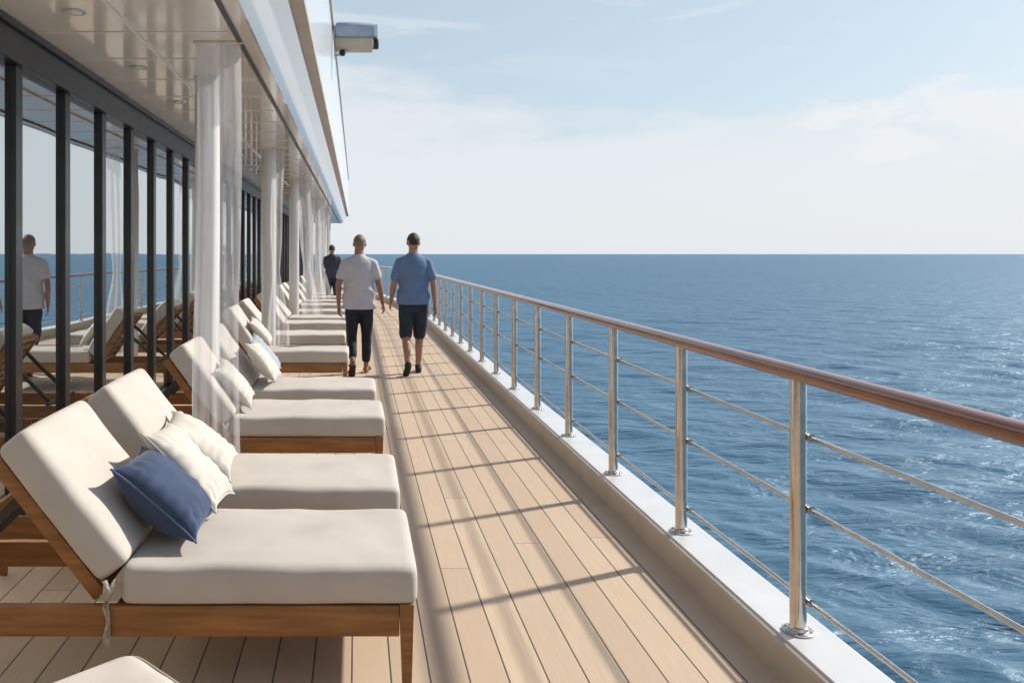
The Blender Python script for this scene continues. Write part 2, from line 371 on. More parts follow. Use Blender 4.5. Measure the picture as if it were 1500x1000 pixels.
# ------------------------------------------------------------------ sea
SEA_Z = -13.0
def build_sea():
    rng = np.random.default_rng(5)
    az = np.concatenate([np.linspace(-180, -12, 40, endpoint=False), np.linspace(-12, 46, 620, endpoint=False), np.linspace(46, 180, 50, endpoint=False)])
    az = np.radians(az)
    rad = np.concatenate([[6.0], np.geomspace(9, 90000, 900)])
    A, Rr = np.meshgrid(az, rad)
    X = Rr*np.sin(A); Y = Rr*np.cos(A)
    dr = np.gradient(rad)[:, None]*np.ones_like(A)
    Z = np.zeros_like(X); DX = np.zeros_like(X); DY = np.zeros_like(X)
    nw = 90
    lam = np.geomspace(.7, 26, nw)
    for i in range(nw):
        l = lam[i]; k = 2*math.pi/l
        th = R(205) + rng.normal(0, .50)           # travelling towards the camera and a bit across
        a = .0052*l**1.0*(1.0 if l < 6 else (6/l)**1.15)*(1.0 if l > 2 else (l/2)**.6)
        ph = rng.uniform(0, 2*math.pi)
        att = np.clip((l/dr-2.2)/3.0, 0, 1)
        arg = k*(X*math.sin(th)+Y*math.cos(th))+ph
        Z += att*a*np.cos(arg); q = .75*att*a*np.sin(arg)
        DX -= q*math.sin(th); DY -= q*math.cos(th)
    # grouping of the waves: patches of calmer and livelier water
    g = 1 + .35*np.sin(X*.045+1.3)*np.sin(Y*.031+.4) + .2*np.sin(X*.11-Y*.07)
    Z *= g
    X = X+DX; Y = Y+DY
    co = np.stack([X, Y, Z], -1).reshape(-1, 3)
    nr, na = A.shape
    idx = np.arange(nr*na).reshape(nr, na)
    a = idx[:-1, :]; b = idx[1:, :]; a2 = np.roll(a, -1, 1); b2 = np.roll(b, -1, 1)
    q = np.stack([a, b, b2, a2], -1).reshape(-1, 4)
    me = bpy.data.meshes.new('sea'); me.vertices.add(len(co)); me.vertices.foreach_set('co', co.ravel())
    me.loops.add(q.size); me.loops.foreach_set('vertex_index', q.ravel().astype(np.int32))
    me.polygons.add(len(q)); me.polygons.foreach_set('loop_start', np.arange(0, q.size, 4, dtype=np.int32)); me.polygons.foreach_set('loop_total', np.full(len(q), 4, dtype=np.int32))
    me.update(calc_edges=True); me.validate()
    me.polygons.foreach_set('use_smooth', np.ones(len(me.polygons), dtype=bool)); me.materials.append(M['sea'])
    o = bpy.data.objects.new('sea', me); COL.objects.link(o); o.location = (0, 0, SEA_Z)
    if me.polygons[0].normal.z < 0: me.flip_normals()
    tag(o, kind='structure')
build_sea()

# ------------------------------------------------------------------ hull and deck
def outline(off, ys):
    pts = []
    for y in ys: pts.append((edge_x(y)+off, y))
    return pts
bm = newbm()
pr = outline(.11, PATH); poly = pr + [(-14, PATH[-1]), (-14, PATH[0])]
lo = [bm.verts.new((x, y, -14.5)) for x, y in poly]; hi = [bm.verts.new((x, y, -.03)) for x, y in poly]
for i in range(len(poly)):
    j = (i+1) % len(poly); bm.faces.new((lo[i], lo[j], hi[j], hi[i]))
bm.faces.new(lo); bm.faces.new(hi)
tag(mesh_obj('ship_hull', bm, M['hull']), 'tall white side of the ship below the open deck', 'hull')
bm = newbm()
pr = outline(-.09, PATH); poly = pr + [(-14, PATH[-1]), (-14, PATH[0])]
lo = [bm.verts.new((x, y, -.028)) for x, y in poly]; hi = [bm.verts.new((x, y, 0)) for x, y in poly]
for i in range(len(poly)):
    j = (i+1) % len(poly); bm.faces.new((lo[i], lo[j], hi[j], hi[i]))
bm.faces.new(lo); bm.faces.new(hi)
tag(mesh_obj('deck', bm, M['deck']), kind='structure')

# coaming: beige inner face, white top
co_ = empty('coaming', (1.65, 0, 0))
bm = newbm(); sweep(bm, [(-.10, -.02), (-.10, .118), (-.093, .130), (-.082, .134), (.122, .134), (.122, -.02)])
o = mesh_obj('inner_face', bm, M['beige_paint']); o.parent = co_; o.matrix_parent_inverse = Matrix.Translation((-1.65, 0, 0))
bm = newbm(); sweep(bm, [(-.076, .134), (-.074, .141), (.118, .141), (.132, .135), (.132, -.4), (.124, -.4), (.124, .134)])
o = mesh_obj('top_plate', bm, M['white_paint']); o.parent = co_; o.matrix_parent_inverse = Matrix.Translation((-1.65, 0, 0))
tag(co_, 'low beige kerb with glossy white top plate along the deck edge under the railing', 'coaming')

# ------------------------------------------------------------------ railing
rail = empty('railing', (1.65, 0, .14))
PINV = Matrix.Translation((-1.65, 0, -.14))
def offpath(dx, z, y0=-4.5, y1=44, step=.55):
    out_ = []; y = y0
    while y <= y1:
        s = Vector((edge_x(y+.05)-edge_x(y-.05), .1, 0)).normalized()
        out_.append(Vector((edge_x(y)+s.y*dx, y-s.x*dx, z))); y += step
    return out_
bm = newbm(); tube(bm, offpath(.0, 1.105), .040, 24, ry=.031)
o = mesh_obj('handrail', bm, M['handrail'], rail, True, 50); o.matrix_parent_inverse = PINV
for z in (.868, .60, .256):
    bm = newbm(); pts = []
    base = offpath(.036, z)
    for i, p in enumerate(base):
        y = p.y; ph = ((y-3.06) % 1.1)/1.1
        pts.append(p)
    tube(bm, pts, .0088, 10)
    o = mesh_obj('rod', bm, M['steel_rod'], rail, True, 50); o.matrix_parent_inverse = PINV
# one post with its base plate, then copies
bm = newbm(); tube(bm, [(0, 0, .012), (0, 0, .955)], .029, 24)
tube(bm, [(0, 0, .93), (0, 0, .957)], .015, 12)
for z in (.728, .46, .116):
    tube(bm, [(.012, 0, z), (.040, 0, z)], .0145, 12)
    tube(bm, [(.036, -.026, z), (.036, .026, z)], .0155, 12)
post0 = mesh_obj('post', bm, M['steel'], rail, True, 40)
bm = newbm(); lathe(bm, [(.056, .0015), (.056, .008), (.053, .010), (.036, .011), (.034, .022), (.030, .025)], seg=28)
for k in range(4):
    a = R(45+90*k); lathe(bm, [(.005, .009), (.005, .013), (.003, .015)], .045*math.cos(a), .045*math.sin(a), 8)
pl0 = mesh_obj('base_plate', bm, M['steel'], post0, True, 35)
posts = [3.06+1.1*k for k in range(-5, 35)]
first = True
for y in posts:
    s = Vector((edge_x(y+.05)-edge_x(y-.05), .1, 0)).normalized()
    p = post0 if first else copy_tree(post0, rail)
    first = False
    p.location = (edge_x(y)-1.65, y, .001); p.rotation_euler = (0, 0, math.atan2(-s.x, s.y))
tag(rail, 'ship railing with glossy brown handrail, steel posts and three steel rods above the sea', 'railing')

# ------------------------------------------------------------------ deckhouse (glass front, ceiling over the deck, fascia)
GX = -2.10; CZ = 2.94; Y0, Y1 = -5.0, 37.0
dh = empty('deckhouse', (GX, 0, 0)); DINV = Matrix.Translation((-GX, 0, 0))
def dpart(name, bm, m, parent=dh, smooth=False, sharp=None, inv=DINV):
    o = mesh_obj(name, bm, m, parent, smooth, sharp)
    if parent is dh: o.matrix_parent_inverse = inv
    return o
bm = newbm(); box(bm, -8, -.66, Y0, Y1, CZ, CZ+.12)
dpart('ceiling', bm, M['soffit'])
y = .95
while y < Y1:
    bm = newbm(); box(bm, GX+.09, -.80, y-.030, y+.030, CZ-.005, CZ-.0005, bev=.002); dpart('ceiling_batten', bm, M['batten']); y += .70
bm = newbm(); box(bm, -.775, -.745, Y0, Y1, CZ-.012, CZ-.001); dpart('curtain_track', bm, M['dark'])
bm = newbm(); box(bm, -1.40, -1.375, Y0, Y1, CZ-.018, CZ-.0005, bev=.003); dpart('ceiling_strip', bm, M['batten'])
bm = newbm()
pro = [(-.66, CZ-.004), (-.655, CZ-.012), (-.64, CZ-.012), (-.448, CZ+.275), (-.448, CZ+.30), (-.66, CZ+.30)]
a = [bm.verts.new((x, Y0, z)) for x, z in pro]; b = [bm.verts.new((x, Y1, z)) for x, z in pro]
for i in range(len(pro)): bm.faces.new((a[i], a[(i+1) % len(pro)], b[(i+1) % len(pro)], b[i]))
bm.faces.new(a); bm.faces.new(b)
dpart('fascia', bm, M['fascia'])
bm = newbm(); box(bm, -.70, -.350, Y0, Y1, CZ+.301, CZ+.36); dpart('soffit_strip', bm, M['beige_paint'])
bm = newbm(); box(bm, -.60, -.353, Y0, Y1-.1, CZ+.361, 4.86); dpart('bulwark', bm, M['upper_white'])
bm = newbm(); box(bm, -.64, -.325, Y0, Y1-.08, 4.861, 4.91, bev=.01); dpart('cap_rail', bm, M['beige_paint'])
bm = newbm(); box(bm, -8, -.64, Y0, Y1-.02, CZ+.13, 4.6); dpart('upper_floor', bm, M['upper_white'])
# downlights
y = 1.9
while y < Y1-1:
    bm = newbm(); lathe(bm, [(.066, CZ-.0005), (.066, CZ-.007), (.056, CZ-.009), (.05, CZ-.006)], -1.62, y, 24)
    d_ = dpart('downlight', bm, M['chrome'], smooth=True, sharp=40)
    bm = newbm(); lathe(bm, [(.05, CZ-.005), (.048, CZ-.009), (.02, CZ-.011)], -1.62, y, 20)
    o = mesh_obj('lamp_lens', bm, M['lens'], d_, True, 40)
    y += 1.4
# glass front
PITCH = .845; ys0 = 4.97-PITCH*11
bm = newbm(); box(bm, GX-.10, GX+.058, Y0, Y1, 2.70, CZ-.001); box(bm, GX+.059, GX+.085, Y0, Y1, CZ-.045, CZ-.002, bev=.006); box(bm, GX+.0585, GX+.068, Y0, Y1, 2.70, 2.722, bev=.003)
dpart('header', bm, M['black_frame'])
bm = newbm(); box(bm, GX-.10, GX+.058, Y0, Y1, .001, .085); dpart('sill', bm, M['black_frame'])
k = 0; yv = ys0
while yv < Y1-.2:
    bm = newbm(); box(bm, GX-.06, GX+.036, yv, yv+.10, .086, 2.699, bev=.004); dpart('mullion', bm, M['black_frame'])
    if yv+PITCH < Y1:
        bm = newbm(); box(bm, GX-.012, GX, yv+.102, yv+PITCH-.002, .087, 2.698)
        me_o = dpart('pane', bm, M['glass'])
        me_o.rotation_euler = (0, 0, 0)
    yv += PITCH
bm = newbm(); box(bm, -8, 1.5, Y0-.4, Y0-.2, .001, CZ+.3); dpart('aft_sky_blocker', bm, M['beige_paint'])  # added unseen wall behind the camera, cuts low sky fill on the deck
bm = newbm(); box(bm, -8, 1.7, Y0-.4, -1.6, CZ+.37, CZ+.5); dpart('aft_shade_slab', bm, M['soffit'])  # added unseen slab over it, keeps that wall partly in shadow
bm = newbm(); box(bm, -8, GX-.11, Y1-.15, Y1-.02, .001, CZ-.002); box(bm, -8, GX-.11, Y0, Y0+.1, .001, CZ-.002); dpart('end_wall', bm, M['upper_white'])
tag(dh, 'deckhouse with black framed mirroring glass front and glossy cream ceiling over the loungers', 'deckhouse')

# searchlight housing high on the bulwark
sl = empty('camera_housing', (-.325, 12.0, 4.72))
bm = newbm()
prof = [(-.19, .0), (-.19, .13), (-.12, .19), (.10, .19), (.17, .15), (.19, .06), (.19, -.02), (-.19, -.04)]
xs = [.02, .05, .30, .56, .60]; sc_ = [.9, 1, 1, .93, .80]
rings = []
for x, s in zip(xs, sc_): rings.append([bm.verts.new((x, p*s, q*s)) for p, q in prof])
for a, b in zip(rings, rings[1:]):
    for i in range(len(prof)): bm.faces.new((a[i], a[(i+1) % len(prof)], b[(i+1) % len(prof)], b[i]))
bm.faces.new(rings[0]); bm.faces.new(rings[-1])
bmesh.ops.bevel(bm, geom=list(bm.edges), offset=.012, segments=2, affect='EDGES')
mesh_obj('shell', bm, M['housing'], sl, True, 40)
bm = newbm(); box(bm, .0, .57, -.17, .17, -.19, -.035, bev=.03); mesh_obj('lower_tray', bm, M['housing_tan'], sl, True, 40)
bm = newbm(); box(bm, .571, .64, -.16, .16, -.02, .15, bev=.02); mesh_obj('front_hood', bm, M['white_paint'], sl, True, 40)
bm = newbm(); lathe(bm, [(.075, 0), (.075, .07), (.06, .08)], 0, 0, 20)
for v in bm.verts: v.co = Vector((.572+v.co.z, v.co.x, v.co.y-.10))
mesh_obj('lens', bm, M['dark'], sl, True, 40)
bm = newbm(); box(bm, .001, .02, -.12, .12, -.30, .14, bev=.005); bar(bm, (.02, 0, -.27), (.25, 0, -.18), .04, .03)
mesh_obj('bracket', bm, M['white_paint'], sl)
bm = newbm(); lathe(bm, [(.03, -.27), (.045, -.25), (.045, -.21), (.03, -.192)], .12, 0, 16); mesh_obj('sensor', bm, M['dark'], sl, True, 40)
tag(sl, 'grey camera housing with black lens sticking out from the white upper bulwark', 'camera housing')

# ------------------------------------------------------------------ columns
CX = -1.175
COLY = [6.47, 10.98, 15.45, 20.6, 25.4, 30.0, 34.5]
cdesc = ['nearest white column, behind the straight curtain and third lounger', 'second white column from the camera beside the fifth lounger', 'third white column, standing between far loungers', 'fourth white column, small in the distance', 'fifth white column, far along the deckhouse', 'sixth white column, just before the last one', 'last and farthest white column near the end of the roof']
c0 = None
for i, y in enumerate(COLY):
    if c0 is None:
        c0 = empty('column', (CX, y, 0)); c = c0
        bm = newbm(); lathe(bm, [(.096, .045), (.096, 2.925)], seg=40); mesh_obj('shaft', bm, M['column'], c0, True, 40)
        bm = newbm(); lathe(bm, [(.12, .001), (.12, .03), (.11, .044)], seg=40); mesh_obj('base_ring', bm, M['column'], c0, True, 40)
        bm = newbm(); lathe(bm, [(.099, 2.926), (.105, 2.93), (.105, 2.939)], seg=40); mesh_obj('top_ring', bm, M['column'], c0, True, 40)
    else:
        c = copy_tree(c0); c.location = (CX, y, 0)
    tag(c, cdesc[i], 'column', 'white columns carrying the deck roof', 'thing')

# ------------------------------------------------------------------ sheer curtains, gathered and tied
def curtain_bm(seed, wtop=.26, tie_z=1.30, lean=.0, wbot=.34, botx=.0, tie=.55):
    rnd = random.Random(seed); bm = newbm(); nx = 90; nz = 90
    fr = [rnd.uniform(1.0, 2.6) for _ in range(3)]; ph = [rnd.uniform(0, 6.28) for _ in range(3)]
    grid = []
    for j in range(nz+1):
        z = 2.92 - (2.92-.03)*j/nz; row = []
        d = abs(z-tie_z)
        tight = math.exp(-(d/.30)**2)*tie
        wd = (wtop if z > tie_z else wtop+(wbot-wtop)*min(1, (tie_z-z)/.7))*(1-.62*tight)
        if z > tie_z: cx = lean*(2.92-z)/(2.92-tie_z)
        else: cx = lean + botx*(1-z/tie_z)
        for i in range(nx+1):
            u = i/nx-.5
            fold = sum(math.sin(u*2*math.pi*f+p+.35*math.sin(z*1.7+p)) for f, p in zip(fr, ph))/3
            amp = .045*(1-.55*tight)
            row.append(bm.verts.new((cx+u*wd+.012*math.sin(z*2.2+ph[0]), fold*amp + .01*math.sin(z*3+ph[1]), z)))
        grid.append(row)
    for a, b in zip(grid, grid[1:]):
        for i in range(nx): bm.faces.new((a[i], a[i+1], b[i+1], b[i]))
    return bm
cur = [(-.90, 5.36, 'see-through white curtain hanging straight in front of the nearest column', 11, dict(wtop=.29, lean=-.01, wbot=.31, botx=.0, tie=0)),
       (-1.02, 10.75, 'see-through white curtain beside the second column', 23, dict(wtop=.16, lean=-.03, wbot=.30, botx=.02)),
       (-.98, 15.45, 'see-through white curtain swinging out beside the third column', 31, dict(wtop=.26, lean=.05, wbot=.40, botx=.18)),
       (-.96, 20.6, 'see-through white curtain by the fourth column', 47, dict(wtop=.30, lean=.04, wbot=.42, botx=.15)),
       (-.96, 25.4, 'farthest see-through white curtain, by the fifth column', 53, dict(wtop=.30, lean=.02, wbot=.42, botx=.1))]
for x, y, lab, sd_, kw in cur:
    e = empty('curtain', (x, y, 0))
    o = mesh_obj('fabric', curtain_bm(sd_, **kw), M['sheer'], e, True)
    bm = newbm(); hw_ = kw['wtop']/2; box(bm, -hw_-.02, hw_+.02, -.012, .012, 2.925, 2.937)
    mesh_obj('curtain_rail', bm, M['batten'], e)
    tag(e, lab, 'curtain', 'sheer curtains hanging from the deck roof')

# ------------------------------------------------------------------ cushions
def soft_box(lx, ly, lz, r, n=(40, 22, 6), puff=.012, seed=0, wr=.006):
    """rounded box centred at origin with soft puffed faces"""
    bm = newbm(); nx, ny, nz = n
    vm = {}
    def P(i, j, k):
        key = (i, j, k)
        if key in vm: return vm[key]
        def dist(t, nn, L_):   # denser near the ends
            u = t/nn*2-1; u = math.copysign(abs(u)**.8, u); return u*L_/2
        p = Vector((dist(i, nx, lx), dist(j, ny, ly), dist(k, nz, lz)))
        q = Vector((max(-lx/2+r, min(lx/2-r, p.x)), max(-ly/2+r, min(ly/2-r, p.y)), max(-lz/2+r, min(lz/2-r, p.z))))
        d = p-q
        if d.length > 1e-9: p = q + d.normalized()*r
        ux = 2*p.x/lx; uy = 2*p.y/ly; uz = 2*p.z/lz
        if abs(uz) > .2:
            p.z += math.copysign(1, uz)*puff*(1-ux**4)*(1-uy**4)*abs(uz)*1.0
        p.y += math.copysign(1, uy)*puff*.8*(1-ux**6)*(1-uz**2)*abs(uy)**3
        p.x += math.copysign(1, ux)*puff*.8*(1-uy**6)*(1-uz**2)*abs(ux)**3
        q = p + Vector((seed*3.1, seed*1.7, 0))
        nn_ = noise.noise(q*4.0)*wr*2.0 + noise.noise(Vector((q.x*9, q.y*14, q.z*9)))*wr*.7
        p.z += nn_*(1 if uz > 0 else .3)
        p.y += noise.noise(q*7+Vector((5, 5, 5)))*wr*.8
        v = bm.verts.new(p); vm[key] = v; return v
    def face(a, b, c, d):
        bm.faces.new((a, b, c, d))
    for i in range(nx):
        for j in range(ny):
            face(P(i, j, 0), P(i, j+1, 0), P(i+1, j+1, 0), P(i+1, j, 0)); face(P(i, j, nz), P(i+1, j, nz), P(i+1, j+1, nz), P(i, j+1, nz))
    for i in range(nx):
        for k in range(nz):
            face(P(i, 0, k), P(i+1, 0, k), P(i+1, 0, k+1), P(i, 0, k+1)); face(P(i, ny, k), P(i, ny, k+1), P(i+1, ny, k+1), P(i+1, ny, k))
    for j in range(ny):
        for k in range(nz):
            face(P(0, j, k), P(0, j, k+1), P(0, j+1, k+1), P(0, j+1, k)); face(P(nx, j, k), P(nx, j+1, k), P(nx, j+1, k+1), P(nx, j, k+1))
    return bm
def piping_bm(lx, ly, z, r=.035, rad=.0028, inset=.006):
    bm = newbm(); pts = []
    hx = lx/2-inset; hy = ly/2-inset
    for cx, cy, a0 in ((hx-r, hy-r, 0), (-hx+r, hy-r, 90), (-hx+r, -hy+r, 180), (hx-r, -hy+r, 270)):
        for k in range(5):
            a = R(a0+k*22.5); pts.append((cx+r*math.cos(a), cy+r*math.sin(a), z))
    tube(bm, pts, rad, 6, closed=True); return bm

# ------------------------------------------------------------------ sun lounger (origin: foot end, near side, on the deck; x to the head is negative)
LW = .69
ANG = R(50); U = Vector((-math.cos(ANG), 0, math.sin(ANG))); NV = Vector((math.sin(ANG), 0, math.cos(ANG)))
def make_lounger(seed, detail=True, ang=50):
    A = R(ang); u = Vector((-math.cos(A), 0, math.sin(A))); nv = Vector((math.sin(A), 0, math.cos(A)))
    root = empty('sun_lounger')
    bm = newbm(); box(bm, -2.02, -.052, .004, .038, .194, .303, bev=.005); mesh_obj('side_rail', bm, M['teak'], root, True, 35)
    bm = newbm(); box(bm, -2.02, -.052, LW-.038, LW-.004, .194, .303, bev=.005); mesh_obj('side_rail', bm, M['teak'], root, True, 35)
    bm = newbm(); box(bm, -.045, -.012, .060, LW-.060, .200, .300, bev=.004); mesh_obj('end_rail', bm, M['teak'], root, True, 35)
    bm = newbm(); box(bm, -2.015, -1.985, .040, LW-.040, .200, .300, bev=.004); mesh_obj('end_rail', bm, M['teak'], root, True, 35)
    for xx in (-.026, -1.90):
        for yy in (.029, LW-.029):
            bm = newbm()
            sx = .052
            yw = .058 if xx > -.5 else .030
            yo = yy if xx > -.5 else (yy+.040 if yy < .3 else yy-.040)
            vs = box(bm, xx-sx/2, xx+sx/2, yo-yw/2, yo+yw/2, .001, .309, bev=.004)
            for v in bm.verts:
                k_ = .62+.38*min(1, v.co.z/.20); v.co.x = xx+(v.co.x-xx)*k_+(.004*(1-k_)); v.co.y = yo+(v.co.y-yo)*k_
            mesh_obj('leg', bm, M['teak'], root, True, 35)
    bm = newbm()
    k = 0
    x = -.10
    while x > -1.09:
        box(bm, x-.035, x+.035, .0385, LW-.0385, .272, .292, bev=.003); x -= .085
    mesh_obj('seat_slats', bm, M['teak_dark'], root)
    # backrest frame
    P0 = Vector((-1.142, 0, .335))
    bf = newbm()
    for yy in (.065, LW-.065):
        a = P0+Vector((0, yy, 0)) - u*.02; b = a+u*.61
        bar(bf, a, b, .034, .052, up=nv, bev=.006)
    for s_ in (-.005, .59):
        a = P0+u*s_; bar(bf, a+Vector((0, .075, 0)), a+Vector((0, LW-.075, 0)), .030, .040, up=nv)
    bfo = mesh_obj('backrest_frame', bf, M['teak'], root, True, 35)
    bm = newbm()
    for s in [i*.085+.07 for i in range(7)]:
        a = P0+u*s; bar(bm, a+Vector((0, .083, 0)), a+Vector((0, LW-.083, 0)), .055, .016, up=nv)
    mesh_obj('backrest_slats', bm, M['teak_dark'], bfo)
    # props carrying the backrest
    bm = newbm(); a = P0+u*.44-nv*.03
    for yy in (.13, LW-.13):
        bar(bm, (a.x, yy, a.z), (-1.80, yy, .30), .024, .030)
    bar(bm, (-1.80, .04, .31), (-1.80, LW-.04, .31), .03, .03)
    mesh_obj('backrest_prop', bm, M['iron'], root)
    # seat cushion
    sx = 1.055; T = .138
    e = soft_box(sx, LW-.004, T, .030, seed=seed, puff=.006, wr=.0045)
    so = mesh_obj('seat_cushion', e, M['cushion'], root, True); so.location = (-sx/2+.012, LW/2, .304+T/2-.001)
    bx = .60
    e = soft_box(bx, LW-.05, .138, .032, seed=seed+5, puff=.007, wr=.0045)
    bo = mesh_obj('back_cushion', e, M['cushion'], root, True)
    c = P0 + u*(bx/2+.02) + nv*(.040+.138/2)
    bo.location = (c.x, LW/2-.018, c.z)
    bo.rotation_euler = (0, A, 0)
    if detail:   # tie hanging at the joint of the cushions
        bm = newbm(); x0 = -1.085
        for dy, ln in ((-.006, .20), (.004, .235)):
            tube(bm, [(x0+.03, .0, .40), (x0+.01, -.010+dy, .36), (x0-.004+dy, -.012+dy, .31), (x0+.006, -.012+dy, .26), (x0+dy, -.011+dy, .40-ln)], [.007, .012, .006, .005, .008], 8)
        tube(bm, [(x0-.008, -.012, .40), (x0+.006, -.020, .365), (x0+.002, -.014, .33)], [.010, .018, .006], 8)
        tube(bm, [(x0-.006, -.015, .20), (x0+.006, -.015, .185)], .012, 8)
        mesh_obj('cushion_tie', bm, M['cord'], root, True)
    return root
protoA = make_lounger(1, True, 52)
protoB = make_lounger(9, True, 54)
protoC = make_lounger(17, False, 56)
LG = [  # x of foot end, y of near side, prototype, turn
    (.205, 2.90, 'A', 0, 'nearest sun lounger, cream cushions on teak frame with a blue pillow at its backrest'),
    (.195, 3.88, 'A', -.3, 'cream sun lounger second from the camera, one light pillow at its backrest'),
    (.185, 5.58, 'B', .3, 'third sun lounger from the camera, partly behind the see-through curtain'),
    (.150, 6.72, 'B', -.3, 'fourth sun lounger, with a white and a pale blue pillow'),
    (-.105, 9.35, 'C', 0, 'fifth sun lounger, its foot end just before the man in dark trousers'),
    (-.16, 11.28, 'D', .5, 'sixth sun lounger, passed by the man in the pale grey shirt'),
    (-.16, 13.15, 'C', 0, 'seventh sun lounger, beyond the sixth in the row'),
    (-.16, 14.30, 'D', -.6, 'eighth sun lounger, just before the third column'),
    (-.16, 15.95, 'C', .6, 'ninth sun lounger, just beyond the third column'),
    (-.20, 17.90, 'D', 0, 'tenth sun lounger, roughly midway between the third and fourth columns'),
    (-.20, 19.35, 'C', .5, 'eleventh sun lounger, just before the fourth column'),
    (-.20, 21.25, 'D', 0, 'twelfth sun lounger, just before the distant person, second from the far end'),
    (-.20, 22.75, 'C', .4, 'farthest sun lounger of the row, tiny in the distance'),
]
protoD = make_lounger(23, False, 50)
used = set()
for x, y, k, rz, lab in LG:
    pr_ = {'A': protoA, 'B': protoB, 'C': protoC, 'D': protoD}[k]
    o = pr_ if k not in used else copy_tree(pr_)
    used.add(k)
    o.location = (x, y, 0); o.rotation_euler = (0, 0, R(rz))
    tag(o, lab, 'sun lounger', 'sun loungers in a row along the deckhouse')

# ------------------------------------------------------------------ pillows
def pillow(name, p0, p1, y0, y1, th, m, mp, lab, seed, pipe=True, twist=0):
    """p0: lower edge (x,z), p1: upper edge (x,z) of its middle plane; spans y0..y1"""
    a = Vector((p0[0], 0, p0[1])); b = Vector((p1[0], 0, p1[1])); ln = (b-a).length; wd = y1-y0
    n = 40; bm = newbm(); top = []; bot = []
    def outl(u, v):
        x = u*ln/2*1.04*(1-.12*(1-v**4)) ; y = v*wd/2*1.04*(1-.12*(1-u**4)); return x, y
    for i in range(n+1):
        rt = []; rb = []
        for j in range(n+1):
            u = math.sin((i/n-.5)*math.pi); v = math.sin((j/n-.5)*math.pi)
            x, y = outl(u, v)
            h = th/2*((1-abs(u)**2.3)*(1-abs(v)**2.3))**.48
            q = Vector((x*5+seed, y*5, seed*.7))
            edge = (1-max(abs(u), abs(v)))
            wr = (noise.noise(q)*.014 + noise.noise(q*2.3)*.009)*min(1, edge*3)
            # gathers radiating from the edges
            wr += .013*math.sin(v*23+seed+3*noise.noise(q*2))*max(0, abs(u)-.45)*min(1, edge*5) + .013*math.sin(u*21+seed+3*noise.noise(q*2.2))*max(0, abs(v)-.45)*min(1, edge*5)
            sag = -.018*(1-u*u)*(1-v*v)
            rt.append(bm.verts.new((x, y, h+wr+sag)))
            rb.append(rt[-1] if i in (0, n) or j in (0, n) else bm.verts.new((x, y, -h+wr*.5+sag)))
        top.append(rt); bot.append(rb)
    for i in range(n):
        for j in range(n):
            bm.faces.new((top[i][j], top[i+1][j], top[i+1][j+1], top[i][j+1]))
            f = (bot[i][j], bot[i][j+1], bot[i+1][j+1], bot[i+1][j])
            bm.faces.new(f)
    o = mesh_obj(name, bm, m, None, True)
    mid = (a+b)/2; d = (b-a).normalized(); nrm = Vector((d.z, 0, -d.x)) if d.z*1 > 0 else Vector((-d.z, 0, d.x))
    # local x -> along d (up the backrest), local z -> normal facing the foot end/up
    nz_ = Vector((abs(d.z), 0, abs(d.x)))
    yv = nz_.cross(d).normalized()
    mt = Matrix((d, yv, nz_)).transposed().to_4x4(); mt = mt @ Matrix.Rotation(twist, 4, 'Z')
    mt.translation = Vector((mid.x, (y0+y1)/2, mid.z)); o.matrix_world = mt
    if pipe:
        bm = newbm(); pts = []
        K_ = 20
        for s in range(4):
            for k in range(K_):
                t = -1+2*k/K_
                u, v = [(t, -1), (1, t), (-t, 1), (-1, -t)][s]
                x, y = outl(u, v); pts.append((x, y, 0))
        tube(bm, pts, .0045, 6, closed=True)
        mesh_obj('piping', bm, mp, o, True)
    tag(o, lab, 'pillow', 'scatter pillows on the sun loungers')
    return o
pillow('pillow', (-.592, .485), (-.900, .742), 3.04, 3.42, .21, M['blue_pillow'], M['blue_pipe'], 'navy blue pillow leaning on the nearest backrest', 1.3, twist=R(-2))
pillow('pillow', (-.560, .500), (-.860, .800), 3.33, 3.66, .16, M['white_pillow'], M['white_pillow'], 'off-white pillow tucked just behind the blue one', 4.1, twist=R(-5))
pillow('pillow', (-.615, .488), (-.945, .715), 3.86, 4.30, .19, M['white_pillow'], M['white_pillow'], 'creamy white pillow on the second lounger, right of the off-white one', 7.7, twist=R(5))
pillow('pillow', (-.66, .50), (-.90, .80), 6.72, 7.12, .14, M['white_pillow'], M['white_pillow'], 'white pillow on the fourth lounger, nearer of its two', 9.2, twist=R(-4))
pillow('pillow', (-.68, .51), (-.92, .82), 7.00, 7.42, .14, M['pale_pillow'], M['pale_pillow'], 'pale blue pillow on the fourth lounger behind a white one', 12.5, twist=R(3))
pillow('pillow', (-.75, .49), (-.99, .76), 5.70, 6.10, .15, M['white_pillow'], M['white_pillow'], 'white pillow seen through the curtain on the third lounger', 15.1, twist=R(6))
pillow('pillow', (-1.0, .50), (-1.24, .78), 9.45, 9.85, .14, M['white_pillow'], M['white_pillow'], 'small white pillow on the fifth lounger', 18.1, twist=R(6))

# ottoman corner at the bottom of the view
ot = empty('ottoman', (-.63, 1.915, 0), R(45))
bm = soft_box(.56, .56, .13, .05, n=(26, 26, 6), puff=.012, seed=3); o = mesh_obj('cushion', bm, M['cushion'], ot, True); o.location = (0, 0, .378)
o2 = mesh_obj('piping', piping_bm(.56, .56, .047, r=.05, inset=-.0005), M['piping'], o, True)
bm = newbm(); box(bm, -.25, .25, -.25, .25, .22, .31, bev=.01); mesh_obj('frame', bm, M['teak'], ot, True, 35)
for sx in (-1, 1):
    for sy in (-1, 1):
        bm = newbm(); bar(bm, (sx*.22, sy*.22, .219), (sx*.22, sy*.22, .001), .045, .045, up=Vector((0, 1, 0)), bev=.004, taper=.7); mesh_obj('leg', bm, M['teak'], ot)
tag(ot, 'cream padded ottoman, only its rounded corner seen at the bottom edge', 'ottoman')

